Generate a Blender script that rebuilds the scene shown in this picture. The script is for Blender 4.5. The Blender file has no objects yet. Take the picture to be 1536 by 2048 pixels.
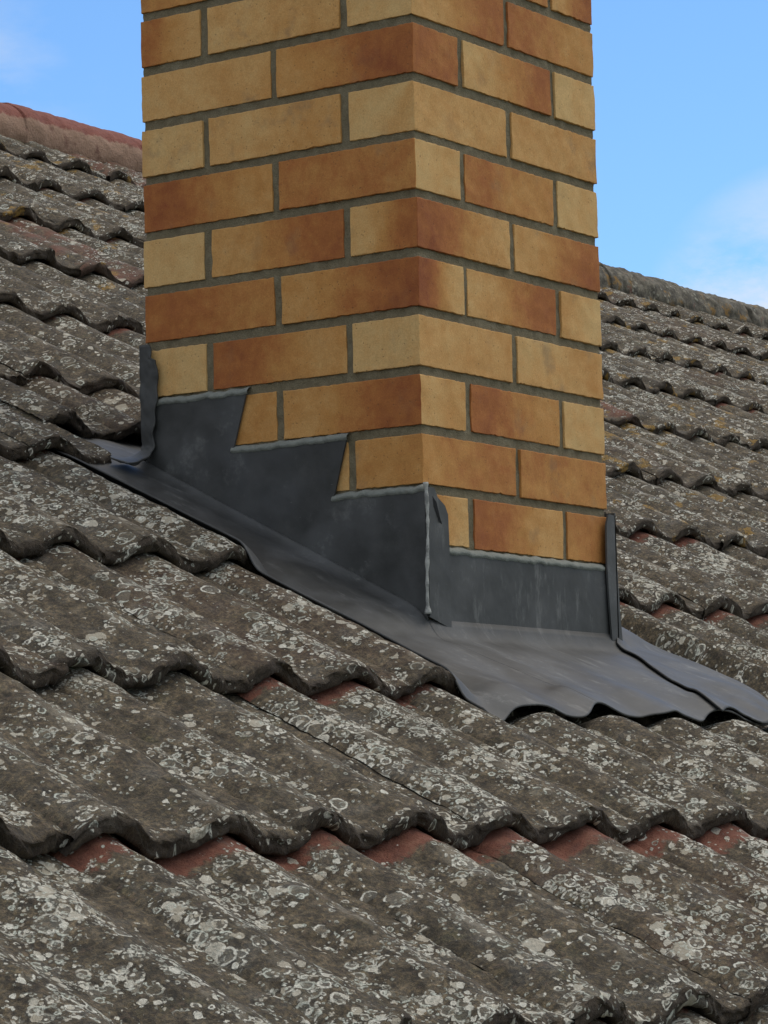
import bpy, math, numpy as np
from mathutils import Matrix, Vector
rng = np.random.default_rng(7)
C = bpy.context.scene.collection
scene = bpy.context.scene

# ------------------------------------------------------------------ camera
cam = bpy.data.cameras.new('camera'); cam.sensor_fit = 'VERTICAL'; cam.sensor_height = 36.0
cam.lens = 6305.35 / 2048 * 36.0; cam.clip_start = .05; cam.clip_end = 3000
co = bpy.data.objects.new('camera', cam); C.objects.link(co)
CAM = Vector((-3.57738, -2.42772, -1.06827))
Rv = Vector((0.57379441, -0.81869075, -0.0224818)); Uv = Vector((-0.07294704, -0.07842898, 0.99424727)); Fv = Vector((0.81574426, 0.56885354, 0.10472318))
co.matrix_world = Matrix(((Rv.x, Uv.x, -Fv.x, CAM.x), (Rv.y, Uv.y, -Fv.y, CAM.y), (Rv.z, Uv.z, -Fv.z, CAM.z), (0, 0, 0, 1)))
scene.camera = co
cam.dof.use_dof = False

# ------------------------------------------------------------------ light and sky
SUN_EL, SUN_AZ = math.radians(62), math.radians(112)      # azimuth: compass style, from +Y towards +X
world = bpy.data.worlds.new('World'); scene.world = world; world.use_nodes = True
nt = world.node_tree; N = nt.nodes; L = nt.links
bg = N['Background']
sky = N.new('ShaderNodeTexSky'); sky.sky_type = 'NISHITA'; sky.sun_disc = False
sky.sun_elevation = SUN_EL; sky.sun_rotation = SUN_AZ; sky.altitude = 50; sky.air_density = 1.0; sky.dust_density = 0.25; sky.ozone_density = 1.0
bg.inputs['Strength'].default_value = 0.15
# thin clouds: broken noise in world directions
tc = N.new('ShaderNodeTexCoord')
mp = N.new('ShaderNodeMapping'); mp.inputs['Scale'].default_value = (1, 1, 2.2); L.new(tc.outputs['Generated'], mp.inputs['Vector'])
cn = N.new('ShaderNodeTexNoise'); cn.inputs['Scale'].default_value = 9; cn.inputs['Detail'].default_value = 9; cn.inputs['Roughness'].default_value = .62
L.new(mp.outputs['Vector'], cn.inputs['Vector'])
cb = N.new('ShaderNodeTexNoise'); cb.inputs['Scale'].default_value = 1.6; cb.inputs['Detail'].default_value = 3
L.new(mp.outputs['Vector'], cb.inputs['Vector'])
def wmath(op, a, b=None, clamp=False):
    n = N.new('ShaderNodeMath'); n.operation = op; n.use_clamp = clamp
    for i, v in enumerate((a, b)):
        if v is None: continue
        if hasattr(v, 'links'): L.new(v, n.inputs[i])
        else: n.inputs[i].default_value = v
    return n.outputs[0]
def cloud_at(px, py, rad):
    d = (Fv * 6305.35 + Rv * (px - 768) - Uv * (py - 1024)).normalized()
    dn = N.new('ShaderNodeVectorMath'); dn.operation = 'DISTANCE'; L.new(tc.outputs['Generated'], dn.inputs[0]); dn.inputs[1].default_value = d
    return wmath('SUBTRACT', 1.0, wmath('DIVIDE', dn.outputs['Value'], rad), True)
m = wmath('ADD', wmath('MULTIPLY', cloud_at(1640, 680, .058), 2.2), wmath('MULTIPLY', cloud_at(-60, 170, .045), .55))
m = wmath('ADD', m, wmath('MULTIPLY', cloud_at(1400, 560, .016), .55))
m = wmath('ADD', m, wmath('SUBTRACT', wmath('MULTIPLY', cb.outputs['Fac'], 2.2), 1.25, True))
# unseen bright cloud added behind and above the camera to whiten the light
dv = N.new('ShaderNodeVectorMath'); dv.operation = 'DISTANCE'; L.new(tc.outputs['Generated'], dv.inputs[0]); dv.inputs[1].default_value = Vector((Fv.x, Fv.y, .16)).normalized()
fill_cloud = wmath('MULTIPLY', wmath('SUBTRACT', dv.outputs['Value'], .42), 2.2, True)
m = wmath('ADD', m, wmath('MULTIPLY', fill_cloud, 2.2))
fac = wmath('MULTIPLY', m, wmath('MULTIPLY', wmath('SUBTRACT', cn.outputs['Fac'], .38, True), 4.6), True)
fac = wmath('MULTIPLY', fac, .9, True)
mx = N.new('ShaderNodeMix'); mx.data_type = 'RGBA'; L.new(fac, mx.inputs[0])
tn = N.new('ShaderNodeMix'); tn.data_type = 'RGBA'; tn.blend_type = 'MULTIPLY'; tn.inputs[0].default_value = 1; L.new(sky.outputs[0], tn.inputs[6]); tn.inputs[7].default_value = (.56, .79, 1.02, 1)
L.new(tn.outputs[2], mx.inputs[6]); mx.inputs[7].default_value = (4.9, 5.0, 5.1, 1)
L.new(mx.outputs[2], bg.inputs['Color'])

sl = bpy.data.lights.new('sun', 'SUN'); sl.energy = 1.5; sl.angle = math.radians(50); sl.color = (1, .90, .76)
so = bpy.data.objects.new('sun', sl); C.objects.link(so)
sd = Vector((math.sin(SUN_AZ) * math.cos(SUN_EL), math.cos(SUN_AZ) * math.cos(SUN_EL), math.sin(SUN_EL)))
so.rotation_euler = sd.to_track_quat('Z', 'Y').to_euler(); so.location = sd * 30
scene.view_settings.view_transform = 'Standard'; scene.view_settings.look = 'None'
scene.view_settings.exposure = 0.18; scene.view_settings.gamma = 1
scene.cycles.max_bounces = 6

# ------------------------------------------------------------------ numpy noise
def _h(ix, iy, iz, seed):
    n = (ix * 374761393 + iy * 668265263 + iz * 2147483647 + seed * 974634777) & 0xffffffff
    n = ((n ^ (n >> 13)) * 1274126177) & 0xffffffff
    n = n ^ (n >> 16)
    return (n & 0xffff) / 65535.0
def vnoise(p, seed=0):
    i = np.floor(p).astype(np.int64); f = p - i; f = f * f * (3 - 2 * f)
    r = 0
    for dx in (0, 1):
        for dy in (0, 1):
            for dz in (0, 1):
                w = (f[..., 0] if dx else 1 - f[..., 0]) * (f[..., 1] if dy else 1 - f[..., 1]) * (f[..., 2] if dz else 1 - f[..., 2])
                r = r + w * _h(i[..., 0] + dx, i[..., 1] + dy, i[..., 2] + dz, seed)
    return r * 2 - 1
def fbm(p, oct=3, seed=0, gain=.5):
    a, r = 1., 0
    for o in range(oct):
        r = r + a * vnoise(p * (2 ** o), seed + o); a *= gain
    return r
def sstep(a, b, x):
    t = np.clip((x - a) / (b - a), 0, 1); return t * t * (3 - 2 * t)

# ------------------------------------------------------------------ mesh helpers
def make_mesh(name, verts, faces, mat, parent=None, smooth=True, attrs=None, uv=None, mats=None):
    verts = np.asarray(verts, np.float32); me = bpy.data.meshes.new(name)
    if isinstance(faces, np.ndarray) and faces.ndim == 2:
        nf, k = faces.shape
        me.vertices.add(len(verts)); me.vertices.foreach_set('co', verts.ravel())
        me.loops.add(nf * k); me.loops.foreach_set('vertex_index', faces.astype(np.int32).ravel())
        me.polygons.add(nf); me.polygons.foreach_set('loop_start', np.arange(0, nf * k, k, dtype=np.int32))
        me.update(calc_edges=True); me.validate()
    else:
        me.from_pydata([tuple(map(float, v)) for v in verts], [], [tuple(map(int, f)) for f in faces]); me.update()
    for k, v in (attrs or {}).items():
        a = me.attributes.new(k, 'FLOAT', 'POINT'); a.data.foreach_set('value', np.asarray(v, np.float32))
    if uv is not None:
        l = me.uv_layers.new(name='UVMap'); vi = np.empty(len(me.loops), np.int32); me.loops.foreach_get('vertex_index', vi)
        l.data.foreach_set('uv', np.asarray(uv, np.float32)[vi].ravel())
    if smooth: me.polygons.foreach_set('use_smooth', np.ones(len(me.polygons), bool))
    me.materials.append(mat)
    o = bpy.data.objects.new(name, me); C.objects.link(o); o.parent = parent
    return o
def empty(name, loc, label, cat):
    o = bpy.data.objects.new(name, None); o.location = loc; C.objects.link(o)
    o['label'] = label; o['category'] = cat; return o
def grid_faces(nu, nv, off=0):
    a = np.arange(nu * nv).reshape(nu, nv) + off
    return np.stack([a[:-1, :-1], a[1:, :-1], a[1:, 1:], a[:-1, 1:]], -1).reshape(-1, 4)
def weld(v, f):
    key = np.round(v * 2e5).astype(np.int64); _, idx, inv = np.unique(key, axis=0, return_index=True, return_inverse=True)
    inv = inv.reshape(-1); return v[idx], inv[f], idx

# ------------------------------------------------------------------ node helpers
class Mat:
    def __init__(s, name):
        s.m = bpy.data.materials.new(name); s.m.use_nodes = True; s.t = s.m.node_tree; s.N = s.t.nodes; s.L = s.t.links
        s.b = s.N['Principled BSDF']
    def put(s, sock, v):
        if isinstance(v, (int, float)): sock.default_value = v
        elif isinstance(v, tuple): sock.default_value = (v + (1,))[:len(sock.default_value)] if len(v) == 3 else v
        else: s.L.new(v, sock)
    def math(s, op, a, b=0., c=None, clamp=False):
        n = s.N.new('ShaderNodeMath'); n.operation = op; n.use_clamp = clamp
        s.put(n.inputs[0], a); s.put(n.inputs[1], b)
        if c is not None: s.put(n.inputs[2], c)
        return n.outputs[0]
    def attr(s, name):
        n = s.N.new('ShaderNodeAttribute'); n.attribute_name = name; return n.outputs['Fac']
    def uv(s):
        return s.N.new('ShaderNodeTexCoord').outputs['UV']
    def obj(s):
        return s.N.new('ShaderNodeTexCoord').outputs['Object']
    def mapping(s, v, scale=(1, 1, 1), loc=(0, 0, 0), rot=(0, 0, 0)):
        n = s.N.new('ShaderNodeMapping'); s.L.new(v, n.inputs[0]); n.inputs['Scale'].default_value = scale; n.inputs['Location'].default_value = loc; n.inputs['Rotation'].default_value = rot
        return n.outputs[0]
    def noise(s, v, scale, detail=4, rough=.55, dist=0., col=False):
        n = s.N.new('ShaderNodeTexNoise'); s.L.new(v, n.inputs['Vector']); n.inputs['Scale'].default_value = scale
        n.inputs['Detail'].default_value = detail; n.inputs['Roughness'].default_value = rough; n.inputs['Distortion'].default_value = dist
        return n.outputs['Color' if col else 'Fac']
    def voronoi(s, v, scale, dims='2D', feature='F1'):
        n = s.N.new('ShaderNodeTexVoronoi'); n.voronoi_dimensions = dims; n.feature = feature; s.L.new(v, n.inputs['Vector']); n.inputs['Scale'].default_value = scale
        return n
    def mapr(s, v, a, b, c=0., d=1., smooth=True):
        n = s.N.new('ShaderNodeMapRange'); n.interpolation_type = 'SMOOTHSTEP' if smooth else 'LINEAR'
        s.put(n.inputs[0], v); s.put(n.inputs[1], a); s.put(n.inputs[2], b); s.put(n.inputs[3], c); s.put(n.inputs[4], d)
        return n.outputs[0]
    def mix(s, f, a, b, mode='MIX'):
        n = s.N.new('ShaderNodeMix'); n.data_type = 'RGBA'; n.blend_type = mode
        s.put(n.inputs[0], f); s.put(n.inputs[6], a); s.put(n.inputs[7], b); return n.outputs[2]
    def ramp(s, f, stops):
        n = s.N.new('ShaderNodeValToRGB'); s.L.new(f, n.inputs[0]); e = n.color_ramp.elements
        while len(e) < len(stops): e.new(.5)
        for i, (p, c) in enumerate(stops): e[i].position = p; e[i].color = c + (1,)
        return n.outputs[0]
    def warp(s, v, scale, amt):
        n = s.noise(v, scale, 3, .6, col=True)
        a = s.N.new('ShaderNodeVectorMath'); a.operation = 'SUBTRACT'; s.L.new(n, a.inputs[0]); a.inputs[1].default_value = (.5, .5, .5)
        b = s.N.new('ShaderNodeVectorMath'); b.operation = 'SCALE'; s.L.new(a.outputs[0], b.inputs[0]); b.inputs['Scale'].default_value = amt
        c = s.N.new('ShaderNodeVectorMath'); c.operation = 'ADD'; s.L.new(v, c.inputs[0]); s.L.new(b.outputs[0], c.inputs[1]); return c.outputs[0]
    def bump(s, h, dist, strength=1., normal=None):
        n = s.N.new('ShaderNodeBump'); s.L.new(h, n.inputs['Height']); n.inputs['Distance'].default_value = dist; n.inputs['Strength'].default_value = strength
        if normal is not None: s.L.new(normal, n.inputs['Normal'])
        return n.outputs[0]
    def out(s, col=None, rough=None, normal=None, metallic=None):
        for k, v in (('Base Color', col), ('Roughness', rough), ('Normal', normal), ('Metallic', metallic)):
            if v is not None: s.put(s.b.inputs[k], v)
        return s.m

# ------------------------------------------------------------------ materials
def lichen_surface(M, v, base, dens, big=1.0):
    """crustose lichen: rings and discs of several sizes over the base colour; returns colour, height"""
    w1 = M.warp(v, 260, .0035); w2 = M.warp(v, 90, .007)
    col = base; hgt = None
    layers = [(33, .20, .48, .070, .42, w2, 0.00, .90), (52, .16, .48, .095, .60, w1, 3.1, .82), (90, .14, .46, .13, .60, w1, 7.7, .62), (190, .12, .42, .3, .35, w1, 1.3, .4)]
    for sc, rmin, rmax, wd, prob, vec, off, ft in layers:
        vv = M.mapping(vec, loc=(off, off * .7, 0))
        vo = M.voronoi(vv, sc); sep = M.N.new('ShaderNodeSeparateColor'); M.L.new(vo.outputs['Color'], sep.inputs[0])
        r = M.mapr(sep.outputs[0], 0, 1, rmin, rmax, False)
        keep = M.math('LESS_THAN', sep.outputs[1], M.math('MULTIPLY', dens, prob * 1.5))
        d = M.math('SUBTRACT', vo.outputs['Distance'], r)
        brk = M.mapr(M.noise(vv, sc * 2.2, 2), .36, .52)
        ring = M.mapr(M.math('ABSOLUTE', M.math('ADD', d, wd * .5)), wd * .35, wd, 1, 0)
        fillk = M.math('GREATER_THAN', sep.outputs[2], ft)
        fill = M.math('MULTIPLY', M.mapr(d, -wd, 0, 1, 0), M.math('ADD', M.math('MULTIPLY', fillk, .70), .10))
        fac = M.math('MULTIPLY', keep, M.math('MAXIMUM', M.math('MULTIPLY', ring, brk), fill), clamp=True)
        tint = M.ramp(sep.outputs[2], [(0, (.66, .69, .59)), (.35, (.31, .30, .24)), (.65, (.82, .80, .69)), (1, (.48, .43, .33))])
        col = M.mix(M.math('MULTIPLY', fac, .94), col, tint)
        hgt = fac if hgt is None else M.math('MAXIMUM', hgt, fac)
    cr = M.math('MULTIPLY', M.mapr(M.noise(v, 75, 6, .8), .535, .59), M.mapr(M.noise(M.mapping(v, loc=(8, 8, 0)), 15, 4, .6), .56, .68))
    cr = M.math('MULTIPLY', cr, M.mapr(dens, .35, .8))
    col = M.mix(M.math('MULTIPLY', cr, .85), col, (.66, .65, .56))
    return col, M.math('MAXIMUM', hgt, cr)

def tile_material():
    M = Mat('lichened_clay_tile'); v = M.uv()
    crest = M.attr('crest'); expo = M.attr('expo'); redw = M.attr('redw'); trand = M.attr('trand'); front = M.attr('front'); clean = M.attr('clean')
    big = M.noise(v, 7, 4, .6); mid = M.noise(v, 38, 6, .68); fine = M.noise(v, 190, 5, .7)
    streak = M.noise(M.mapping(v, scale=(3.2, 1, 1)), 26, 5, .65)
    base = M.ramp(mid, [(.32, (.013, .010, .006)), (.45, (.038, .030, .018)), (.55, (.072, .058, .037)), (.68, (.145, .120, .084))])
    base = M.mix(M.mapr(M.noise(M.mapping(v, loc=(3, 8, 0)), 3.5, 4, .6), .48, .68, 0, .65), base, (.030, .026, .017))
    base = M.mix(M.mapr(streak, .42, .7, 0, .5), base, (.125, .105, .075))
    base = M.mix(M.mapr(big, .5, .75, 0, .5), base, (.085, .070, .048))                       # brown moss film
    base = M.mix(M.mapr(M.noise(M.mapping(v, loc=(4, 9, 0)), 16, 4, .6), .52, .7, 0, .5), base, (.095, .094, .088))   # blue grey
    base = M.mix(M.mapr(M.noise(M.mapping(v, loc=(14, 3, 0)), 22, 5, .65), .56, .72, 0, .6), base, (.070, .068, .035))  # olive
    base = M.mix(M.mapr(fine, .42, .66, 0, 1), base, M.mix(1., base, (2.5, 2.3, 1.95), 'MULTIPLY'))
    base = M.mix(M.mapr(M.noise(v, 120, 5, .75), .34, .50, .75, 0), base, (.020, .015, .010))
    base = M.mix(M.mapr(M.noise(M.mapping(v, loc=(5, 2, 0)), 95, 5, .75), .55, .66, 0, .5), base, (.17, .115, .08))
    # pale worn crests
    cw = M.math('MULTIPLY', M.mapr(crest, .72, 1.0), M.mapr(M.noise(M.mapping(v, scale=(1, .45, 1), loc=(2, 2, 0)), 17, 5, .7), .52, .66))
    base = M.mix(M.math('MULTIPLY', cw, .75), base, (.27, .235, .175))
    # bare red clay: a strip just under the tile above, and on some tiles a wider worn patch
    redn = M.noise(v, 60, 5, .7)
    band = M.math('SUBTRACT', expo, redw)       # expo: metres below the edge of the tile above
    band = M.math('ADD', band, M.math('MULTIPLY', M.math('SUBTRACT', redn, .5), .075))
    redm = M.mapr(band, -.006, .010, 1, 0)
    redp = M.math('MULTIPLY', clean, M.mapr(M.noise(M.mapping(v, loc=(7, 1, 0)), 11, 5, .65), .40, .62))
    redm = M.math('MAXIMUM', redm, redp)
    redc = M.ramp(M.noise(v, 45, 6, .7), [(.3, (.105, .035, .022)), (.5, (.20, .066, .038)), (.72, (.27, .12, .075))])
    # density of lichen
    dn = M.noise(M.mapping(v, loc=(1, 5, 0)), 9, 4, .6)
    dn = M.math('ADD', M.math('MULTIPLY', dn, .6), M.math('MULTIPLY', M.noise(M.mapping(v, loc=(6, 1, 0)), 24, 4, .6), .4))
    dens = M.math('ADD', M.mapr(dn, .455, .575, .06, 1.0), M.math('MULTIPLY', M.math('SUBTRACT', crest, .5), .25))
    dens = M.math('MULTIPLY', dens, M.mapr(trand, 0, 1, .45, 1.35, False))
    dens = M.math('MULTIPLY', dens, M.mapr(front, 0, 1, 1, .30))
    dens = M.math('MULTIPLY', dens, M.math('SUBTRACT', 1., M.math('MULTIPLY', redm, .85)))
    base = M.mix(M.math('MULTIPLY', redm, .92), base, redc)
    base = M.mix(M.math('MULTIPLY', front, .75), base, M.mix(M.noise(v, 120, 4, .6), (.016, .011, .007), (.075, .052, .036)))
    col, h = lichen_surface(M, v, base, dens)
    # yellow lichen clumps
    yn = M.math('ADD', M.noise(M.mapping(v, loc=(21, 13, 0)), 12, 5, .6), M.math('MULTIPLY', M.attr('yell'), .12))
    ym = M.math('MULTIPLY', M.mapr(yn, .715, .75), M.mapr(fine, .35, .55))
    col = M.mix(M.math('MULTIPLY', ym, .85), col, (.30, .175, .03))
    hh = M.math('ADD', M.math('MULTIPLY', h, .55), M.math('ADD', M.math('MULTIPLY', mid, 1.4), M.math('MULTIPLY', fine, .9)))
    n1 = M.bump(hh, .0032, 1.0)
    n1 = M.bump(M.math('ADD', M.noise(v, 420, 3, .7), M.noise(v, 130, 4, .7)), .0022, 1.0, n1)
    return M.out(col, .93, n1)

def ridge_material(name, red):
    M = Mat(name); v = M.obj(); mid = M.noise(v, 30, 6, .68); fine = M.noise(v, 150, 5, .7)
    geo = M.N.new('ShaderNodeNewGeometry'); sepo = M.N.new('ShaderNodeSeparateXYZ'); M.L.new(v, sepo.inputs[0])
    if red:
        base = M.ramp(mid, [(.3, (.17, .052, .036)), (.55, (.23, .075, .052)), (.8, (.29, .12, .085))])
        lowm = M.mapr(M.math('ADD', M.attr('low'), M.math('MULTIPLY', M.math('SUBTRACT', mid, .5), .22)), .27, .33)
        base = M.mix(M.math('MULTIPLY', lowm, .85), base, M.mix(fine, (.24, .145, .095), (.40, .275, .19)))
        base = M.mix(M.mapr(M.noise(v, 14, 4), .62, .75, 0, .7), base, (.11, .035, .025))
        h = M.math('MULTIPLY', mid, 1.)
    else:
        base = M.ramp(mid, [(.28, (.028, .024, .018)), (.5, (.085, .075, .058)), (.72, (.19, .17, .13))])
        base = M.mix(M.mapr(fine, .35, .72, 0, .8), base, M.mix(1., base, (1.7, 1.7, 1.6), 'MULTIPLY'))
        base = M.mix(M.mapr(M.noise(v, 11, 5, .65), .56, .66, 0, .85), base, (.27, .15, .035))
        base = M.mix(M.mapr(M.noise(M.mapping(v, loc=(3, 4, 5)), 13, 5, .65), .62, .7, 0, .8), base, (.17, .065, .04))
        vo = M.voronoi(M.warp(v, 200, .006), 45, '3D')
        h = M.math('MULTIPLY', M.mapr(vo.outputs['Distance'], .2, .42, 1, 0), M.mapr(M.noise(v, 9), .46, .6))
        base = M.mix(M.math('MULTIPLY', h, .6), base, (.36, .35, .28))
    return M.out(base, .9, M.bump(M.math('ADD', M.math('MULTIPLY', mid, 1.5), M.math('ADD', h, fine)), .004, 1.))

def brick_material():
    M = Mat('yellow_orange_brick'); v = M.obj(); tone = M.attr('tone'); br = M.attr('brand')
    n = M.noise(v, 19, 6, .66); n2 = M.noise(v, 60, 6, .76); fine = M.noise(v, 420, 4, .7)
    t = M.math('ADD', tone, M.math('MULTIPLY', M.math('SUBTRACT', n, .5), .75))
    t = M.math('ADD', t, M.math('MULTIPLY', M.math('SUBTRACT', n2, .5), .42), clamp=True)
    col = M.ramp(t, [(0, (.70, .455, .185)), (.22, (.66, .375, .130)), (.48, (.56, .265, .068)), (.75, (.43, .150, .034)), (1, (.30, .082, .020))])
    col = M.mix(M.mapr(fine, .3, .72, .42, 0), col, M.mix(1., col, (.55, .5, .45), 'MULTIPLY'))
    # soot/dirty smudges
    sm = M.math('MULTIPLY', M.mapr(M.noise(M.mapping(v, loc=(3, 1, 4)), 13, 5, .6), .56, .72), M.math('ADD', .12, M.math('MULTIPLY', br, .42)))
    col = M.mix(sm, col, (.17, .125, .085))
    sp = M.voronoi(M.warp(v, 300, .004), 150, '3D'); ssel = M.N.new('ShaderNodeSeparateColor'); M.L.new(sp.outputs['Color'], ssel.inputs[0])
    spot = M.math('MULTIPLY', M.mapr(sp.outputs['Distance'], .10, .24, 1, 0), M.math('GREATER_THAN', ssel.outputs[0], .86))
    col = M.mix(M.math('MULTIPLY', spot, .45), col, (.15, .075, .03))
    # worn lighter arrises are left to the geometry
    h = M.math('ADD', M.math('MULTIPLY', fine, .6), M.math('SUBTRACT', n2, M.math('MULTIPLY', spot, .6)))
    return M.out(col, .85, M.bump(h, .0008, .7))

def mortar_material():
    M = Mat('grey_mortar'); v = M.obj(); n = M.noise(v, 60, 6, .7); f = M.noise(v, 500, 3, .7)
    col = M.ramp(n, [(.3, (.15, .122, .070)), (.55, (.21, .175, .105)), (.8, (.29, .25, .165))])
    col = M.mix(M.mapr(f, .3, .7, .35, 0), col, (.09, .075, .05))
    return M.out(col, .95, M.bump(M.math('ADD', n, M.math('MULTIPLY', f, .5)), .003, 1.))

def lead_material(name='weathered_lead', bright=0.):
    M = Mat(name); v = M.obj()
    n = M.noise(v, 5, 4, .6); n2 = M.noise(v, 28, 5, .6); st = M.noise(M.mapping(v, scale=(1, 1, 1)), 75, 6, .75)
    lo = M.noise(M.warp(v, 3, .25), 7, 3, .5)
    col = M.ramp(n2, [(.3, (.034, .035, .033)), (.55, (.048, .049, .047)), (.8, (.070, .070, .067))])
    col = M.mix(M.mapr(lo, .42, .66, 0, .75), col, (.098, .100, .100))
    col = M.mix(M.mapr(n, .5, .7, 0, .4), col, (.064, .068, .074))
    # chalky oxide bloom, run-off streaks down the slope, rubbed patches and small scratches
    col = M.mix(M.mapr(M.noise(M.mapping(v, scale=(2.6, .7, .7), rot=(.47, 0, 0)), 16, 6, .72), .54, .72, 0, .55), col, (.20, .20, .19))
    col = M.mix(M.math('MULTIPLY', M.mapr(st, .50, .68), M.mapr(lo, .52, .68, 0, .35)), col, (.26, .27, .265))
    sc = M.noise(M.mapping(v, scale=(1, .2, 2.4), rot=(0, 0, .4)), 60, 4, .85)
    col = M.mix(M.mapr(sc, .70, .75, 0, .5), col, (.36, .36, .35))
    col = M.mix(M.mapr(M.noise(v, 220, 3, .7), .62, .75, 0, .3), col, (.03, .028, .024))
    if bright: col = M.mix(M.mapr(M.noise(v, 55, 4, .7), .38, .62, .25, bright), col, (.50, .50, .46))
    rough = M.mapr(lo, .3, .7, .56, .70)
    h = M.math('ADD', M.math('MULTIPLY', M.noise(v, 12, 3, .5), 2.2), M.math('MULTIPLY', M.noise(v, 55, 3, .5), .35))
    return M.out(col, rough, M.bump(h, .0022, .6), .15)

TILE = tile_material(); RIDGE_R = ridge_material('red_clay_ridge', True); RIDGE_G = ridge_material('lichened_ridge', False)
BRICK = brick_material(); MORTAR = mortar_material(); LEAD = lead_material(); LEADB = lead_material('scuffed_lead', .75); SEAL = None
def plain(name, c, rough=.9, sc=8.):
    M = Mat(name); v = M.obj(); n = M.noise(v, sc, 5, .6)
    col = M.mix(n, tuple(x * .7 for x in c), tuple(min(1, x * 1.3) for x in c)); return M.out(col, rough, M.bump(n, .01, .5))
SEAL = plain('grey_pointing', (.20, .21, .185), .95, 60.)
FELT = plain('bitumen_felt', (.02, .02, .02)); GRASS = plain('lawn_grass', (.05, .085, .025), 1., .4); RENDER_W = plain('pale_render', (.5, .47, .4)); FLUE = plain('terracotta_flue', (.3, .12, .06)); CONC = plain('concrete', (.3, .29, .27))

# ------------------------------------------------------------------ roof frame
TH = math.radians(27); CT, ST, TT = math.cos(TH), math.sin(TH), math.tan(TH)
Z0 = -.76; P = .1668; XC = -.260; AMP = .026; STEP = .025
YE = np.array([-1.64, -1.285, -.932, -.580, -.226, .136, .500, .868, 1.30, 1.715, 2.125, 2.535, 2.925, 3.335])   # front edges of the tile rows
W = .49; CH = .08295
SH = .17                                        # the tile columns run slightly askew of the chimney
def prof(x, Y):                                 # 1 on a crest, 0 in a trough
    x = x - SH * (Y - .13)
    return ((1 + np.cos(2 * np.pi * (x - XC) / P)) / 2) ** 1.15
def saw(Y):                                     # 0 just below the tile above, 1 at the tile's own front edge
    Y = np.asarray(Y, float); i = np.clip(np.searchsorted(YE, Y, side='right') - 1, 0, len(YE) - 2)
    return 1 - (Y - YE[i]) / (YE[i + 1] - YE[i])
def T(x, Y):                                    # height of the tile tops over the roof plane, along its normal
    return STEP * saw(Y) - AMP * (1 - prof(x, Y)) - bed(x, Y)
def bed(x, Y):                                  # tiles under the lead are cut and bedded lower
    return .038 * sstep(-.215, -.15, x - .13 * (Y - .13)) * sstep(.71, .66, x + .1 * np.minimum(0, Y)) * sstep(-.300, -.235, Y) * np.where(x < -.05, sstep(.50, .42, Y), sstep(.64, .58, Y))
def place(x, s, h):
    return np.stack([x, s * CT - h * ST, Z0 + s * ST + h * CT], -1)

house = empty('tiled_roof', (3., 3.2, .9), 'old roof of wavy brown tiles thick with white lichen around the brick chimney', 'roof'); house['kind'] = 'thing'
def local(o):                                   # keep world placement under a parent that stands elsewhere
    o.matrix_parent_inverse = Matrix.Translation(o.parent.location).inverted(); return o

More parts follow.
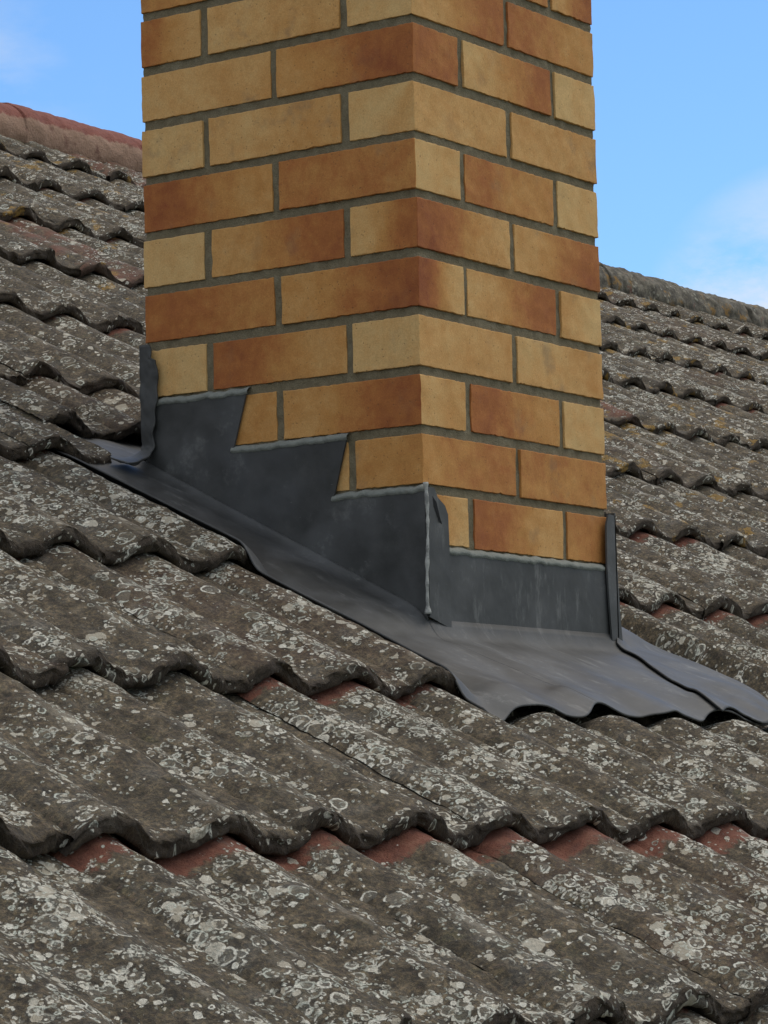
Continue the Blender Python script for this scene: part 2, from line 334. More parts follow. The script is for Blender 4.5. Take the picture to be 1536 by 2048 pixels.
# ------------------------------------------------------------------ roof tiles
VS, FS, AT, UVS = [], [], {k: [] for k in ('crest', 'expo', 'redw', 'trand', 'front', 'clean', 'yell')}, []
nv = 0
PITCH_T = 2 * P; XT0 = XC - P * .30            # tile joint lies on a crest's flank
rows = range(-5, 8)
for k in rows:
    ks = YE[k + 5] / CT; G = (YE[k + 6] - YE[k + 5]) / CT    # front edge of this row and its exposed length
    for c in range(-8, 24):
        x0 = XT0 + c * PITCH_T
        if x0 > 8.6 or x0 < -3.0: continue
        near = math.hypot(x0 + .17 + .6, YE[k + 5] + .6)
        fine_ = near < 1.6
        # skip tiles far outside the view on the near left/right
        if k < -1 and x0 > 2.2: continue
        if k > 3 and x0 < -.9: continue
        nu, ns = (54, 44) if fine_ else (34, 24)
        r = rng.random(8)
        guard = (-.75 < x0 < .75) and (-2 <= k <= 1)
        J = .12 if guard else 1.
        s_front = ks + (r[0] - .5) * .016 * J; x_off = (r[1] - .5) * .006 * J; rot = (r[2] - .5) * .012 * J
        lift = (r[3] - .5) * .004 * J; twist = (r[4] - .5) * .008 * J
        s_head = ks + G + .07
        if k == 7: s_head = ks + .30
        spans = [(0., PITCH_T + .012, s_front, lift)]
        if k == 1 and x0 + PITCH_T > -.11 and x0 < .55:     # cut short behind the chimney, above the back gutter
            spans = [(max(0., -.146 - x0), PITCH_T + .012, .640 / CT, .007)]
            if x0 < -.15: spans.append((0., -.137 - x0, s_front, .002))
        for xa, xb, s_front, lift in spans:
            xx = np.linspace(xa, xb, nu); tt = np.linspace(0, 1, ns) ** 1.25
            # rings from the underside, over the front nose, up the top
            thick = .019
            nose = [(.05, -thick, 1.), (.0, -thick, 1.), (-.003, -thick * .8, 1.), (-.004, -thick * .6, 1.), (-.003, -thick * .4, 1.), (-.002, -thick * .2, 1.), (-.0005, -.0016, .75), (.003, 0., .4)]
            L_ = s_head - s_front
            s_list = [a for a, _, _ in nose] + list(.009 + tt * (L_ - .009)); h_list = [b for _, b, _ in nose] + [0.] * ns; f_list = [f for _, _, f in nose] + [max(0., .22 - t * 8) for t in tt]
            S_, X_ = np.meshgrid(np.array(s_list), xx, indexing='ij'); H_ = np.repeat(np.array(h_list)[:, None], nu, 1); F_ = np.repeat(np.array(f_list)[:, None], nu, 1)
            xw = x0 + X_ + x_off + SH * ((s_front + S_) * CT - .13); pr = prof(xw - x_off, (s_front + S_) * CT)
            # front edge wears back a little in waves
            wob = fbm(np.stack([xw * 22, np.full_like(xw, k * 3.7), np.zeros_like(xw)], -1), 3, 5) * .0045
            fall = np.exp(-np.maximum(S_, 0) / .05)
            s_abs = s_front + S_ + wob * fall + rot * (X_ - .17)
            hbase = STEP * (1 - (s_abs - ks) / G) - AMP * (1 - pr) + H_ + lift + twist * (X_ - .17)
            under = .005 * sstep(PITCH_T - .006, PITCH_T + .004, X_)
            hbase = hbase - bed(xw, s_abs * CT) - under - .0035 * np.exp(-X_ / .003)
            pos = np.stack([xw, s_abs, H_ * 0], -1)
            lump = (fbm(pos * 28, 3, 11) * .0022 + fbm(pos * 110, 3, 31, .65) * .0013) * (.6 if guard else 1)
            nose_l = np.maximum(0, fbm(pos * np.array([45, 45, 1]) + 7, 2, 71)) * (.003 if guard else .008) * np.exp(-np.maximum(S_, 0) / .02) * (H_ > -.012)
            hbase = hbase + lump + nose_l
            nf = np.where(H_ < -.001, 1, 0) * fbm(np.stack([xw * 60, s_abs * 60, H_ * 120], -1), 4, 91, .7) * .0042
            v = place(xw, s_abs + nf, hbase)
            # exposure: metres down from the edge of the tile above
            ex = (ks + G) - s_abs
            arc = X_ * 1.12
            uo = (r[5] * 40 + c * 1.7, r[6] * 40 + k * 2.3)
            UVS.append(np.stack([arc + uo[0], s_abs * 1.0 + H_ * 1.0 + uo[1]], -1).reshape(-1, 2))
            VS.append(v.reshape(-1, 3)); FS.append(grid_faces(v.shape[0], nu, nv)); n_ = v.shape[0] * nu; nv += n_
            if k == -3: rw = (.020 + .014 * r[7]) if x0 > -1.36 else -.02
            else: rw = -.045 + .055 * r[7] + (.006 if x0 > .6 else 0)
            if k == -2: rw = -.030 + .045 * r[7] + (.012 if x0 > -.75 else 0)
            if k == -1 and x0 > .5: rw = .012 + .01 * r[7]
            AT['crest'].append(pr.ravel()); AT['expo'].append(ex.ravel()); AT['redw'].append(np.full(n_, rw)); AT['trand'].append(np.full(n_, (r[7] * .6 + r[2] * .4) * (1. if k < 1 else .35) - (0. if k < 1 else .12)))
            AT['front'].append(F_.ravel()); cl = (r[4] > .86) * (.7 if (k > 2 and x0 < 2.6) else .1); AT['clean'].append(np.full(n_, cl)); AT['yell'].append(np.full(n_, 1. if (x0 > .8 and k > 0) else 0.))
V = np.concatenate(VS); F = np.concatenate(FS)
UV_ = np.concatenate(UVS); AT = {k: np.concatenate(v) for k, v in AT.items()}
F = F[:, ::-1]
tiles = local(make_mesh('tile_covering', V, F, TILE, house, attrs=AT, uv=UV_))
print('tile verts', len(V))

# underlay and the far slope
def box(x0, x1, y0, y1, z0, z1):
    v = [(x0, y0, z0), (x1, y0, z0), (x1, y1, z0), (x0, y1, z0), (x0, y0, z1), (x1, y0, z1), (x1, y1, z1), (x0, y1, z1)]
    f = [(0, 3, 2, 1), (4, 5, 6, 7), (0, 1, 5, 4), (1, 2, 6, 5), (2, 3, 7, 6), (3, 0, 4, 7)]
    return v, f
YR = 3.235
def slab(x0, x1, ya, yb, h0, h1, back=False):
    v = []
    for x in (x0, x1):
        for Y in (ya, yb):
            for h in (h0, h1): v.append((x, (2 * YR - Y) if back else Y, Z0 + Y * TT + h))
    f = [(0, 1, 3, 2), (4, 6, 7, 5), (0, 4, 5, 1), (2, 3, 7, 6), (0, 2, 6, 4), (1, 5, 7, 3)]
    return v, f
v, f = slab(-2.9, 8.6, -1.75, YR, -.20, -.085); local(make_mesh('roof_boarding', v, f, FELT, house, False))
v, f = slab(-2.9, 8.6, -1.75, YR - .01, -.20, -.03, True); local(make_mesh('far_roof_slope', v, f, plain('grey_tile_far', (.09, .08, .065)), house, False))

# ridge tiles
def ridge_tile(x0, ln, mat, seed, label=None):
    red_ = mat is RIDGE_R
    nu, nl = 40, 60
    a = np.linspace(0, 1, nu); l = np.linspace(0, 1, nl)
    A, Lg = np.meshgrid(a, l)
    ang = (A - .5) * math.radians(230)
    rw, rh = .126, .092
    # rounded crown with nearly straight skirts
    px = np.sign(np.sin(ang)) * np.abs(np.sin(ang)) ** .80 * rw; pz = np.cos(ang) * rh
    sc = 1 + .022 * (Lg < .14) + .008 * np.exp(-((Lg - .12) / .02) ** 2)
    px = px * sc; pz = pz * sc
    X_ = x0 + Lg * (ln + .03)
    nz = fbm(np.stack([X_ * 25, px * 25, pz * 25], -1), 4, seed, .6) * (.0035 if red_ else .0075)
    ph = (.860 if red_ else .850) + (seed % 3 - 1) * .004
    Vv = np.stack([X_, YR + px * (1 + nz * 8), ph + pz * (1 + nz * 8)], -1)
    th = np.stack([X_, YR + px * .88, ph + pz * .86], -1)
    n0 = nu * nl; V2 = np.concatenate([Vv.reshape(-1, 3), th.reshape(-1, 3)]); f1 = grid_faces(nl, nu); f2 = grid_faces(nl, nu, n0)[:, ::-1]
    e = []
    g = np.arange(n0).reshape(nl, nu)
    for row in (g[0], g[-1][::-1]):
        for i in range(nu - 1): e.append((row[i], row[i + 1], row[i + 1] + n0, row[i] + n0))
    for colm in (g[:, 0][::-1], g[:, -1]):
        for i in range(nl - 1): e.append((colm[i], colm[i + 1], colm[i + 1] + n0, colm[i] + n0))
    low = 1 - (pz / rh * .5 + .5); low = np.concatenate([low.ravel(), low.ravel()])
    o = local(make_mesh('ridge_tile', V2, np.concatenate([f1, f2, np.array(e)]), mat, house, attrs={'low': low}))
    if label: o['label'] = label
xr = -1.36; i = 0
while xr < 8.4:
    if xr + .25 < 4.6: ridge_tile(xr, .51, RIDGE_R, i, 'clean red clay ridge tile')
    else: ridge_tile(xr, .51, RIDGE_G, i, 'grey lichened ridge tile')
    xr += .51; i += 1
# mortar bedding under the ridge tiles
xs = np.linspace(-1.4, 8.6, 260); vb = []
for side in (-1, 1):
    for j, (dy, dz) in enumerate(((.085, .03), (.115, .0), (.132, -.035), (.12, -.09))):
        n = fbm(np.stack([xs * 14, np.full_like(xs, j * 1.3), np.full_like(xs, side)], -1), 3, 3) * .009
        vb.append(np.stack([xs, YR + side * (dy + n), .835 + dz + n], -1))
vb = np.array(vb)
fb = np.concatenate([grid_faces(4, 260), grid_faces(4, 260, 4 * 260)])
local(make_mesh('ridge_bedding', vb.reshape(-1, 3), fb, MORTAR, house))

# house walls below and the ground
wall = house
for nm, (x0, x1, y0, y1) in {'outer_wall': (-2.6, 8.3, -1.45, -1.2), 'back_wall': (-2.6, 8.3, 2 * YR + 1.2, 2 * YR + 1.45)}.items():
    v, f = box(x0, x1, y0, y1, -6, -1.62); local(make_mesh(nm, v, f, RENDER_W, wall, False))
for x0 in (-2.6, 8.05):
    v = []
    for x in (x0, x0 + .25): v += [(x, -1.19, -6), (x, 2 * YR + 1.19, -6), (x, 2 * YR + 1.19, -1.62), (x, YR, .62), (x, -1.19, -1.62)]
    f = [(0, 1, 2, 3, 4), (9, 8, 7, 6, 5)] + [(i, i + 5, (i + 1) % 5 + 5, (i + 1) % 5) for i in range(5)]
    local(make_mesh('gable_wall', v, f, RENDER_W, wall, False))
g = make_mesh('ground', [(-900, -900, -6), (900, -900, -6), (900, 900, -6), (-900, 900, -6)], [(0, 1, 2, 3)], GRASS, None, False); g['kind'] = 'structure'

# ------------------------------------------------------------------ chimney
chim = empty('chimney', (.245, .245, Z0 + .1), 'square chimney of mottled yellow and orange bricks with dark lead flashing at its foot', 'chimney')
# tones per course as seen on the left face (back to corner) and on the right face (corner to right): (start, end)
TL = {-3: [(.6, .4), (.3, .3)], -2: [(.72, .2), (.2, .32), (.14, .10)], -1: [(.22, .3), (.42, .88)], 0: [(.10, .10), (.24, .36), (.10, .16)],
      1: [(.85, .42), (.68, .60)], 2: [(.06, .08), (.34, .80), (.16, .80)], 3: [(.80, .60), (.40, .88)], 4: [(.05, .05), (.85, .34), (.08, .12)],
      5: [(.4, .42), (.36, .86)], 6: [(.3, .3), (.2, .2), (.40, .52)], 7: [(.5, .5), (.4, .4)]}
TR = {-3: [(.3, .3), (.3, .55), (.30, .88)], -2: [(.26, .74), (.74, .42)], -1: [(.78, .70), (.16, .78), (.06, .08)], 0: [(.26, .30), (.28, .34)],
      1: [(.10, .2), (.68, .46), (.08, .12)], 2: [(.90, .26), (.30, .80)], 3: [(.95, .12), (.26, .82), (.30, .05)], 4: [(.24, .30), (.16, .34)],
      5: [(.22, .34), (.82, .44), (.10, .14)], 6: [(.50, .66), (.60, .55)], 7: [(.62, .16), (.84, .26), (.6, .6)]}
A_segs = [(0., .2385), (.2515, .49)]; B_segs = [(0., .1135), (.1265, .3635), (.3765, .49)]
JT = .0130; BH = CH - JT
bV, bF, bT, bR = [], [], [], []; nb = 0
def subdiv_box(lo, hi, step=.0055):
    lo, hi = np.array(lo), np.array(hi); V_, F_, n = [], [], 0
    for ax in range(3):
        u, w = [a for a in range(3) if a != ax]
        nu = max(2, int((hi[u] - lo[u]) / step) + 1); nw = max(2, int((hi[w] - lo[w]) / step) + 1)
        def ax_(a, b, n):
            e = np.array([0, .0004, .0009, .0016, .003])
            return np.concatenate([a + e, np.linspace(a + .006, b - .006, n), (b - e)[::-1]])
        gu, gw = ax_(lo[u], hi[u], nu), ax_(lo[w], hi[w], nw); nu, nw = len(gu), len(gw)
        U_, W_ = np.meshgrid(gu, gw, indexing='ij')
        for sd_, val in ((0, lo[ax]), (1, hi[ax])):
            p = np.zeros(U_.shape + (3,)); p[..., u] = U_; p[..., w] = W_; p[..., ax] = val
            ff = grid_faces(nu, nw, n)
            flip = (sd_ == 0) ^ (ax == 1)
            V_.append(p.reshape(-1, 3)); F_.append(ff[:, ::-1] if flip else ff); n += nu * nw
    return np.concatenate(V_), np.concatenate(F_)
def course(r):
    if r % 2: # A: long bricks along the left face
        return [((0, a, 0), (.1135, b, 0)) for a, b in A_segs] + [((.3765, a, 0), (.49, b, 0)) for a, b in A_segs] + [((.1265, 0, 0), (.3635, .1135, 0)), ((.1265, .3765, 0), (.3635, .49, 0))]
    return [((a, 0, 0), (b, .1135, 0)) for a, b in A_segs] + [((a, .3765, 0), (b, .49, 0)) for a, b in A_segs] + [((0, .1265, 0), (.1135, .3635, 0)), ((.3765, .1265, 0), (.49, .3635, 0))]
for r in range(-9, 11):
    ztop = -r * CH - JT / 2; zbot = ztop - BH
    sl_, sr_ = (A_segs, B_segs) if r % 2 else (B_segs, A_segs)
    def tonef(P_):
        x, y = P_[:, 0], P_[:, 1]; left = x < y
        out = np.zeros(len(P_))
        tl = TL.get(r); tr = TR.get(r)
        if tl is None:
            rr = np.random.default_rng(r + 50); tl = [(rr.random(), rr.random()) for _ in sl_]; tr = [(rr.random(), rr.random()) for _ in sr_]
        for (a, b), (t0, t1) in zip(sl_[::-1], tl):
            m_ = left & (y >= a - .004) & (y <= b + .004); out[m_] = t0 + (t1 - t0) * sstep(.1, .9, (b - y[m_]) / (b - a))
        for (a, b), (t0, t1) in zip(sr_, tr):
            m_ = (~left) & (x >= a - .004) & (x <= b + .004); out[m_] = t0 + (t1 - t0) * sstep(.1, .9, (x[m_] - a) / (b - a))
        return out
    for lo, hi in course(r):
        j = (rng.random(6) - .5) * np.array([.0022, .0022, .0016, .0022, .0022, .0016])
        lo = np.array([lo[0], lo[1], zbot]) + j[:3]; hi = np.array([hi[0], hi[1], ztop]) + j[3:]
        st = .0055 if -4 < r < 9 else .02
        v, f = subdiv_box(lo, hi, st)
        tone = tonef(v)
        rad = .0007 + .0009 * np.maximum(0, fbm(v * 90, 2, 17))
        inn_lo, inn_hi = lo + rad[:, None], hi - rad[:, None]
        q = np.clip(v, inn_lo, inn_hi); d = v - q; ln = np.linalg.norm(d, axis=1, keepdims=True); v2 = np.where(ln > 1e-7, q + d / np.maximum(ln, 1e-7) * rad[:, None], v)
        v2 = v2 + np.stack([fbm(v * 55, 2, 3), fbm(v * 55, 2, 9), fbm(v * 130, 2, 6) * .5], -1) * .0006
        # chipped arrises, mostly along the bottom edge
        eb = np.exp(-np.abs(v[:, 2] - lo[2]) / .003); v2[:, 2] += eb * np.maximum(0, fbm(v * np.array([260, 260, 60]), 2, 23)) * .0015
        et = np.exp(-np.abs(v[:, 2] - hi[2]) / .003); v2[:, 2] -= et * np.maximum(0, fbm(v * np.array([240, 240, 60]), 2, 29)) * .0012
        vw, fw_, idx = weld(v2, f)
        bV.append(vw); bF.append(fw_ + nb); bT.append(tone[idx]); bR.append(np.full(len(vw), rng.random())); nb += len(vw)
local(make_mesh('brickwork', np.concatenate(bV), np.concatenate(bF), BRICK, chim, attrs={'tone': np.concatenate(bT), 'brand': np.concatenate(bR)}))
# mortar: a hollow core a few millimetres back from the brick faces, gently uneven
MR = .0030
mv, mf = [], []; nm_ = 0
zt, zb = 9 * CH + .0, -10.8 * CH
for (p0, p1) in (((MR, W - MR), (MR, MR)), ((MR, MR), (W - MR, MR)), ((W - MR, MR), (W - MR, W - MR)), ((W - MR, W - MR), (MR, W - MR))):
    U_, Z_ = np.meshgrid(np.linspace(0, 1, 120), np.linspace(zb, zt, 400), indexing='ij')
    x = p0[0] + (p1[0] - p0[0]) * U_; y = p0[1] + (p1[1] - p0[1]) * U_
    n = fbm(np.stack([x * 60, y * 60, Z_ * 60], -1), 3, 41) * .0014
    cx_, cy_ = x - W / 2, y - W / 2; k_ = 1 + n / (W / 2)
    mv.append(np.stack([W / 2 + cx_ * k_, W / 2 + cy_ * k_, Z_], -1).reshape(-1, 3)); mf.append(grid_faces(120, 400, nm_)); nm_ += 120 * 400
local(make_mesh('mortar', np.concatenate(mv), np.concatenate(mf), MORTAR, chim))
v, f = box(-.03, W + .03, -.03, W + .03, 9 * CH + .004, 9 * CH + .06); local(make_mesh('chimney_cap', v, f, CONC, chim, False))
ang = np.linspace(0, 2 * math.pi, 32, endpoint=False); rr = [(.10, .061), (.115, .061), (.11, .25), (.12, .26), (.12, .29), (.095, .29), (.09, .1)]
fv = [(W / 2 + a * math.cos(t), W / 2 + a * math.sin(t), 9 * CH + z) for a, z in rr for t in ang]
ff = [(i * 32 + j, i * 32 + (j + 1) % 32, (i + 1) * 32 + (j + 1) % 32, (i + 1) * 32 + j) for i in range(len(rr) - 1) for j in range(32)]
local(make_mesh('flue_pot', fv, ff, FLUE, chim))

# ------------------------------------------------------------------ lead flashing
RF = .030                                        # radius of the fold between upstand and skirt
SX = np.arange(-.32, .80001, .004); SY = np.arange(-.36, .82, .004)
GX, GYY = np.meshgrid(SX, SY, indexing='ij')
def blur(a, n):
    for _ in range(n):
        p = np.pad(a, 1, 'edge'); a = (p[:-2, 1:-1] + p[2:, 1:-1] + p[1:-1, :-2] + p[1:-1, 2:] + 2 * a) / 6
    return a
Tt = T(GX, GYY) / CT
Tt = np.where(GYY > .485, -AMP * (1 - prof(GX, GYY)) / CT - .002, Tt)                     # under the next row of tiles
Tt = np.where((GYY > .46) & (GX > -.045), -.040, Tt)                                # back gutter, cleared of tiles
end_h = .001 - AMP * (.50 + .5 * sstep(-.14, -.24, GX)) * (1 - prof(GX, GYY)) - .002 * fbm(np.stack([GX * 30, GYY * 0, GX * 0], -1), 2, 12)
Tt = np.where(GYY < -.222, np.maximum(Tt, end_h / CT), Tt)                          # the front edge stands off the lower tiles
dbox = np.hypot(np.maximum(np.maximum(-GX, GX - W), 0), np.maximum(np.maximum(-GYY, GYY - W), 0))
top_env = np.where(GYY > 0, -.005, -.022) + 0. * GYY
wdr = sstep(.03, .20, dbox)                      # near the wall the sheet bridges, further out it is dressed into the troughs
front_z = (GYY < 0)
depth = np.where(front_z, .95, .50)
H0 = top_env * (1 - wdr * depth) + (Tt + .003) * wdr * depth
def dilate(a, n):
    for _ in range(n):
        p = np.pad(a, 1, 'edge'); a = np.maximum.reduce([p[:-2, 1:-1], p[2:, 1:-1], p[1:-1, :-2], p[1:-1, 2:], a])
    return a
Td = dilate(Tt, 2)
tf = np.clip((-.02 - GYY) / .215, 0, 1); ef = (.0060 - AMP * (.50 + .5 * sstep(-.14, -.24, GX)) * (1 - prof(GX, GYY)) * sstep(.03, .7, tf)) / CT
H0 = np.where(GYY < 0, -.022 + (ef + .022) * tf, H0)
H0 = blur(H0, 14)
H0 = H0 + fbm(np.stack([GX * 14, GYY * 9, GX * 0], -1), 3, 77) * .0030 * sstep(.0, .06, dbox)
H0 = np.maximum(H0, Td + .0045); H0 = blur(H0, 12); H0 = np.maximum(H0, Tt + .0025); H0 = blur(H0, 2)
fold = np.where(dbox < RF, RF - np.sqrt(np.maximum(RF ** 2 - (RF - dbox) ** 2, 0)), 0)
def Hs(x, Y, extra=0.):
    fx = np.clip((x - SX[0]) / .004, 0, len(SX) - 1.001); fy = np.clip((Y - SY[0]) / .004, 0, len(SY) - 1.001)
    i = fx.astype(int); j = fy.astype(int); a = fx - i; b = fy - j
    def g_(M_): return M_[i, j] * (1 - a) * (1 - b) + M_[i + 1, j] * a * (1 - b) + M_[i, j + 1] * (1 - a) * b + M_[i + 1, j + 1] * a * b
    d = np.hypot(np.maximum(np.maximum(-x, x - W), 0), np.maximum(np.maximum(-Y, Y - W), 0))
    fo = np.where(d < RF, RF - np.sqrt(np.maximum(RF ** 2 - (RF - np.minimum(d, RF)) ** 2, 0)), 0)
    return Z0 + Y * TT + g_(H0) + fo + extra
def thicken(grid, th=.0024, reverse=False):
    """closed sheet from a grid (nu,nv,3)"""
    nu, nv_ = grid.shape[:2]
    du = np.gradient(grid, axis=0); dv = np.gradient(grid, axis=1); n = np.cross(du, dv); n /= np.maximum(np.linalg.norm(n, axis=-1, keepdims=True), 1e-9)
    if reverse: n = -n
    a = grid.reshape(-1, 3); b = (grid - n * th).reshape(-1, 3); n0 = nu * nv_
    f1 = grid_faces(nu, nv_); f2 = grid_faces(nu, nv_, n0)[:, ::-1]; e = []
    g_ = np.arange(n0).reshape(nu, nv_)
    for row in (g_[:, 0], g_[::-1, -1], g_[0, ::-1], g_[-1, :]):
        e.append(np.stack([row[:-1], row[1:], row[1:] + n0, row[:-1] + n0], -1)[:, ::-1])
    ff = np.concatenate([f1, f2] + e)
    if reverse: ff = ff[:, ::-1]
    return np.concatenate([a, b]), ff
def poly_plate(outline, axis, at, th, outward):
    """vertical plate from a 2-D outline (a, z); axis 'x' -> lies in plane x=at, 'y' -> plane y=at"""
    n = len(outline)
    def P3(a, z, d): return (at + d, a, z) if axis == 'x' else (a, at + d, z)
    v = [P3(a, z, 0) for a, z in outline] + [P3(a, z, -outward * th) for a, z in outline]
    f = [tuple(range(n)), tuple(range(2 * n - 1, n - 1, -1))] + [(i, (i + 1) % n, (i + 1) % n + n, i + n) for i in range(n)]
    return v, f
class Join:
    def __init__(s): s.v = []; s.f = []; s.sm = []
    def add(s, v, f, sm=False):
        o = len(s.v); s.v += [tuple(map(float, q)) for q in v]; s.f += [tuple(int(i) + o for i in q) for q in f]; s.sm += [sm] * len(f); return s
    def build(s, name, mat, parent):
        o = make_mesh(name, np.array(s.v), s.f, mat, parent, False); o.data.polygons.foreach_set('use_smooth', np.array(s.sm, bool))
        o.data.update(); return local(o)
kz = lambda k: -k * CH
def turn_in(axis, a0, a1, k, at, out, n=60):
    """lead turned into the bed joint: a small sloping lip on top of an upstand"""
    a = np.linspace(a0, a1, n); z = kz(k) + fbm(np.stack([a * 70, a * 0, a * 0 + k], -1), 3, 8) * .0013
    sec = [(.0004, -.0065), (.0026, -.0042), (.0022, -.0010), (-.0015, .0028), (-.0075, .0050), (-.012, -.006)]
    rings = []
    for d, dz in sec:
        p = np.stack([np.full(n, at + out * d), a, z + dz], -1) if axis == 'x' else np.stack([a, np.full(n, at + out * d), z + dz], -1)
        rings.append(p)
    G_ = np.array(rings); f = grid_faces(len(sec), n)
    if (axis == 'x') == (out > 0): f = f[:, ::-1]
    return G_.reshape(-1, 3), f

# left side flashing: stepped upstand, fold, skirt out over the tiles
XL = -.005; YF = -.005
def zf(Y, x=-.005): return float(Hs(np.array([x]), np.array([Y]))[0])
J = Join()
bott = [(y, zf(y)) for y in np.linspace(-.006, .488, 40)]
top = [(.488, kz(5) - .002), (.300, kz(5) - .002), (.326, kz(6) - .002), (.125, kz(6) - .002), (.149, kz(7) - .002), (-.006, kz(7) - .002)]
v, f = poly_plate(bott + top, 'x', XL, .003, -1); J.add(v, f)

# skirt on the left side and the part in front of it
xo = lambda Y: -.185 + .13 * (Y - .49) + .002 * np.sin(Y * 31)
yb = lambda x: -.280 + .006 * np.sin(x * 23 + 1) + .004 * np.cos(x * 61)
Ys = np.linspace(-1, 1, 170); us = np.linspace(0, 1, 70) ** 1.15
Yv = np.where(Ys < 0, 0, Ys * .515); rowsS = []
for Y in np.linspace(.515, -.005, 130):
    x1 = float(xo(Y)); x = XL + (x1 - XL) * us; rowsS.append(np.stack([x, np.full_like(x, Y), Hs(x, np.full_like(x, Y))], -1))
for q in np.linspace(0, 1, 74)[1:]:
    x1 = float(xo(-.005 - q * .275)); x = XL + (x1 - XL) * us; Y = -.005 + (yb(x) + .005) * q; rowsS.append(np.stack([x, Y, Hs(x, Y)], -1))
v, f = thicken(np.array(rowsS)); J.add(v, f, True)
# wrap round the front corner
wz = zf(0) + .004
v, f = poly_plate([(-.0075, zf(-.0, -.006)), (.045, float(Hs(np.array([.045]), np.array([-.008]))[0]) - .004), (.0445, kz(8) + .004), (.043, kz(7.42)), (.036, kz(7.28)), (.018, kz(7.15)), (.010, kz(7.0)), (-.0075, kz(7))], 'y', -.0115, .0028, -1); J.add(v, f)
side = J.build('side_flashing', LEAD, chim)
def sub(o): o.matrix_parent_inverse = Matrix.Identity(4); return o
for a0, a1, k in ((.297, .488, 5), (.123, .329, 6), (-.008, .152, 7)):
    tv_, tf_ = turn_in('x', a0, a1, k, XL, -1); sub(make_mesh('joint_pointing', tv_, tf_, SEAL, side))
# the beaten, scuffed seam down the corner
n = 60; z = np.linspace(kz(7) + .006, zf(-.0, -.006) + .004, n); tt = np.linspace(0, 1, n); a8 = np.linspace(0, 2 * math.pi, 9)[:-1]
rad = .0024 + .0009 * fbm(np.stack([z * 70, z * 0, z * 0], -1), 3, 4) + .002 * sstep(.93, 1, tt) + .002 * sstep(.06, 0, tt)
cxs = -.0095 + .0008 * np.sin(tt * 7); cys = -.0105 - .0015 * np.sin(tt * 5)
SV = np.stack([cxs[:, None] + np.cos(a8) * rad[:, None], cys[:, None] + np.sin(a8) * rad[:, None], np.repeat(z[:, None], 8, 1)], -1)
sf = [(i * 8 + j, i * 8 + (j + 1) % 8, (i + 1) * 8 + (j + 1) % 8, (i + 1) * 8 + j) for i in range(n - 1) for j in range(8)] + [tuple(range(7, -1, -1)), tuple((n - 1) * 8 + j for j in range(8))]
o = make_mesh('corner_seam', SV.reshape(-1, 3), sf, LEADB, side); o.matrix_parent_inverse = Matrix.Translation(chim.location).inverted(); o.matrix_parent_inverse = Matrix.Identity(4); o['label'] = 'pale scuffed seam beaten down the corner'
# torn fold beside the top of the seam
tv = [(.004, -.0120, kz(7) - .012), (.010, -.0145, kz(7) - .020), (.018, -.0150, kz(7) - .042), (.026, -.0125, kz(7) - .050), (.017, -.0128, kz(7) - .047), (.0065, -.0122, kz(7) - .026)]
o = make_mesh('torn_fold', tv, [tuple(range(6))], FELT, side, False)

# front apron
J = Join()
xs_ = np.linspace(.012, .468, 40)
bot = [(x, float(Hs(np.array([x]), np.array([-.006]))[0])) for x in xs_]
v, f = poly_plate(bot + [(.482, float(Hs(np.array([.482]), np.array([-.006]))[0])), (.480, kz(8.3)), (.468, kz(8) - .003), (.012, kz(8) - .003)], 'y', -.0065, .003, -1); J.add(v, f)
rowsS = []
for x in np.linspace(XL, .515, 150):
    q = np.linspace(0, 1, 74); Y = -.005 + (yb(x) + .005) * q; xx = np.full_like(Y, x); rowsS.append(np.stack([xx, Y, Hs(xx, Y)], -1))
v, f = thicken(np.array(rowsS)); J.add(v, f, True)
front = J.build('front_flashing', LEAD, chim)
tv_, tf_ = turn_in('y', .040, .466, 8, -.0065, -1); sub(make_mesh('joint_pointing', tv_, tf_, SEAL, front))

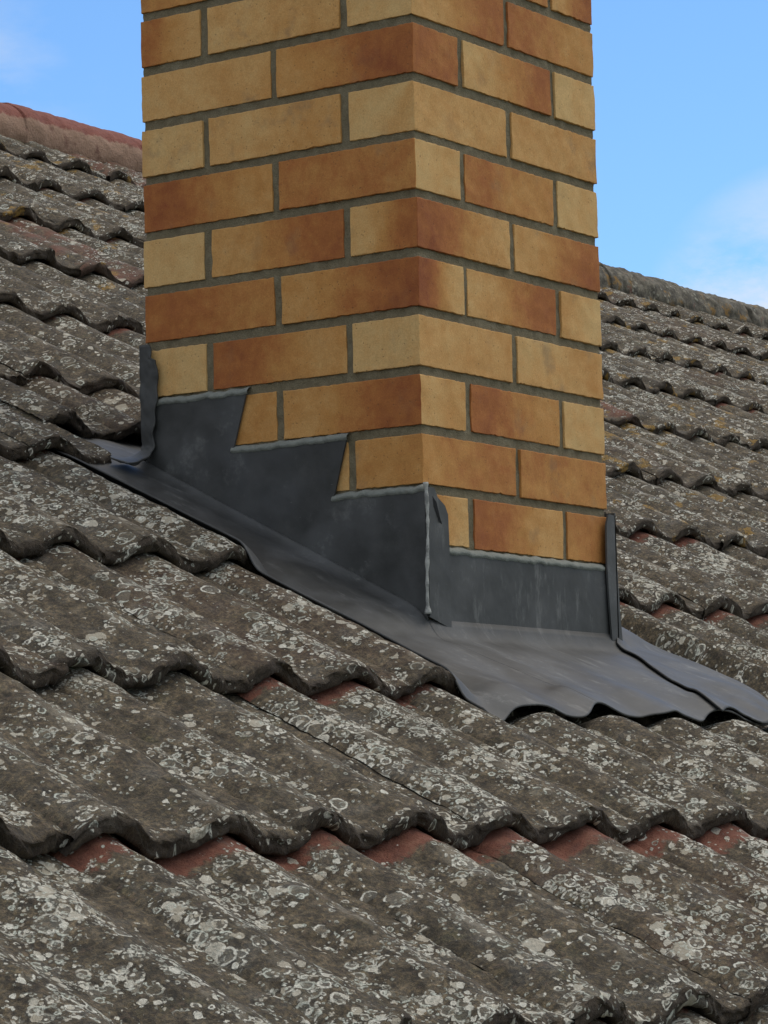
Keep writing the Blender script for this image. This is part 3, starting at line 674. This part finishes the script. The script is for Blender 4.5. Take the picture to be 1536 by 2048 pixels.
# right side flashing, lapped over the apron
J = Join()
hz = lambda x: float(Hs(np.array([x]), np.array([-.012]))[0])
v, f = poly_plate([(.476, hz(.476) - .002), (.507, hz(.507) - .004), (.501, hz(.501) + .045), (.496, kz(8)), (.4945, kz(7) - .004), (.475, kz(7) - .003), (.468, kz(7.25)), (.467, kz(8)), (.470, kz(8.6))], 'y', -.0125, .003, -1); J.add(v, f)
v, f = poly_plate([(-.0125, float(Hs(np.array([.495]), np.array([-.006]))[0])), (.49, zf(.49)), (.49, kz(4)), (.3, kz(4)), (.3, kz(5)), (.15, kz(5)), (.15, kz(6)), (.02, kz(6)), (.02, kz(7)), (-.0125, kz(7))], 'x', W + .005, .003, 1); J.add(v, f)
rowsS = []
xin = lambda Y: np.where(Y > -.012, W + .004, .464 + 0 * Y)
for q in np.linspace(0, 1, 130):
    Yb = .50 - q * .785
    u = np.linspace(0, 1, 60)
    if Yb > -.012: x0_ = W + .004
    else: x0_ = .480 + .62 * (Yb + .012) * sstep(-.01, -.10, Yb)
    x1_ = .625 + .003 * math.sin(Yb * 20) - .165 * max(0, (-.12 - Yb) / .165) ** 2
    x = x0_ + (x1_ - x0_) * u; Y = Yb + .006 * np.sin(x * 40) * q
    rowsS.append(np.stack([x, Y, Hs(x, Y, .0060) - .012 * sstep(-.18, -.28, Y) * sstep(.45, .51, x)], -1))
v, f = thicken(np.array(rowsS), .0026, True); J.add(v, f, True)
J.build('right_flashing', LEAD, chim)

# back gutter and its narrow upstand wrapped onto the left face
J = Join()
rowsS = []
for x in np.linspace(-.055, .60, 120):
    q = np.linspace(0, 1, 50); Y = .4945 + q * .24; xx = np.full_like(Y, x)
    rowsS.append(np.stack([xx, Y, Hs(xx, Y, .004) - .004 * q], -1))
v, f = thicken(np.array(rowsS), .0026, False); J.add(v, f, True)
v, f = poly_plate([(-.004, zf(.49) + .012), (W, zf(.49) + .012), (W, kz(4)), (-.004, kz(4))], 'y', W + .003, .003, 1); J.add(v, f)
# strip on the left face: vertical, then curling out onto the side skirt
sec_t = np.linspace(0, 1, 60); path = []
ztop_ = kz(3.98); zb_ = zf(.485)
R_ = .045
for t in sec_t:
    if t < .62: path.append((XL - .005, ztop_ + (zb_ + R_ - .02 - ztop_) * (t / .62)))
    else:
        a = (t - .62) / .38 * math.pi / 2; path.append((XL - .005 - R_ * 1.6 * (1 - math.cos(a)), zb_ + R_ - .02 - (R_ - .018) * math.sin(a)))
rowsS = []
for i, (x, z) in enumerate(path):
    w0 = .463 - .004 * math.sin(i * .13) - .0015 * math.sin(i * .71) - .045 * max(0, (sec_t[i] - .62) / .38) * 0; yy = np.linspace(w0 + (.010 if i < 6 else 0), .4905, 14)
    zz = np.full_like(yy, z) + np.maximum(0, sec_t[i] - .62) * (yy - .485) * .9
    crump = fbm(np.stack([yy * 90, np.full_like(yy, i * .22), yy * 0], -1), 2, 19) * .0016
    rowsS.append(np.stack([x + crump, yy, zz], -1))
v, f = thicken(np.array(rowsS), .0026, False); J.add(v, f, True)
J.build('back_flashing', LEAD, chim)
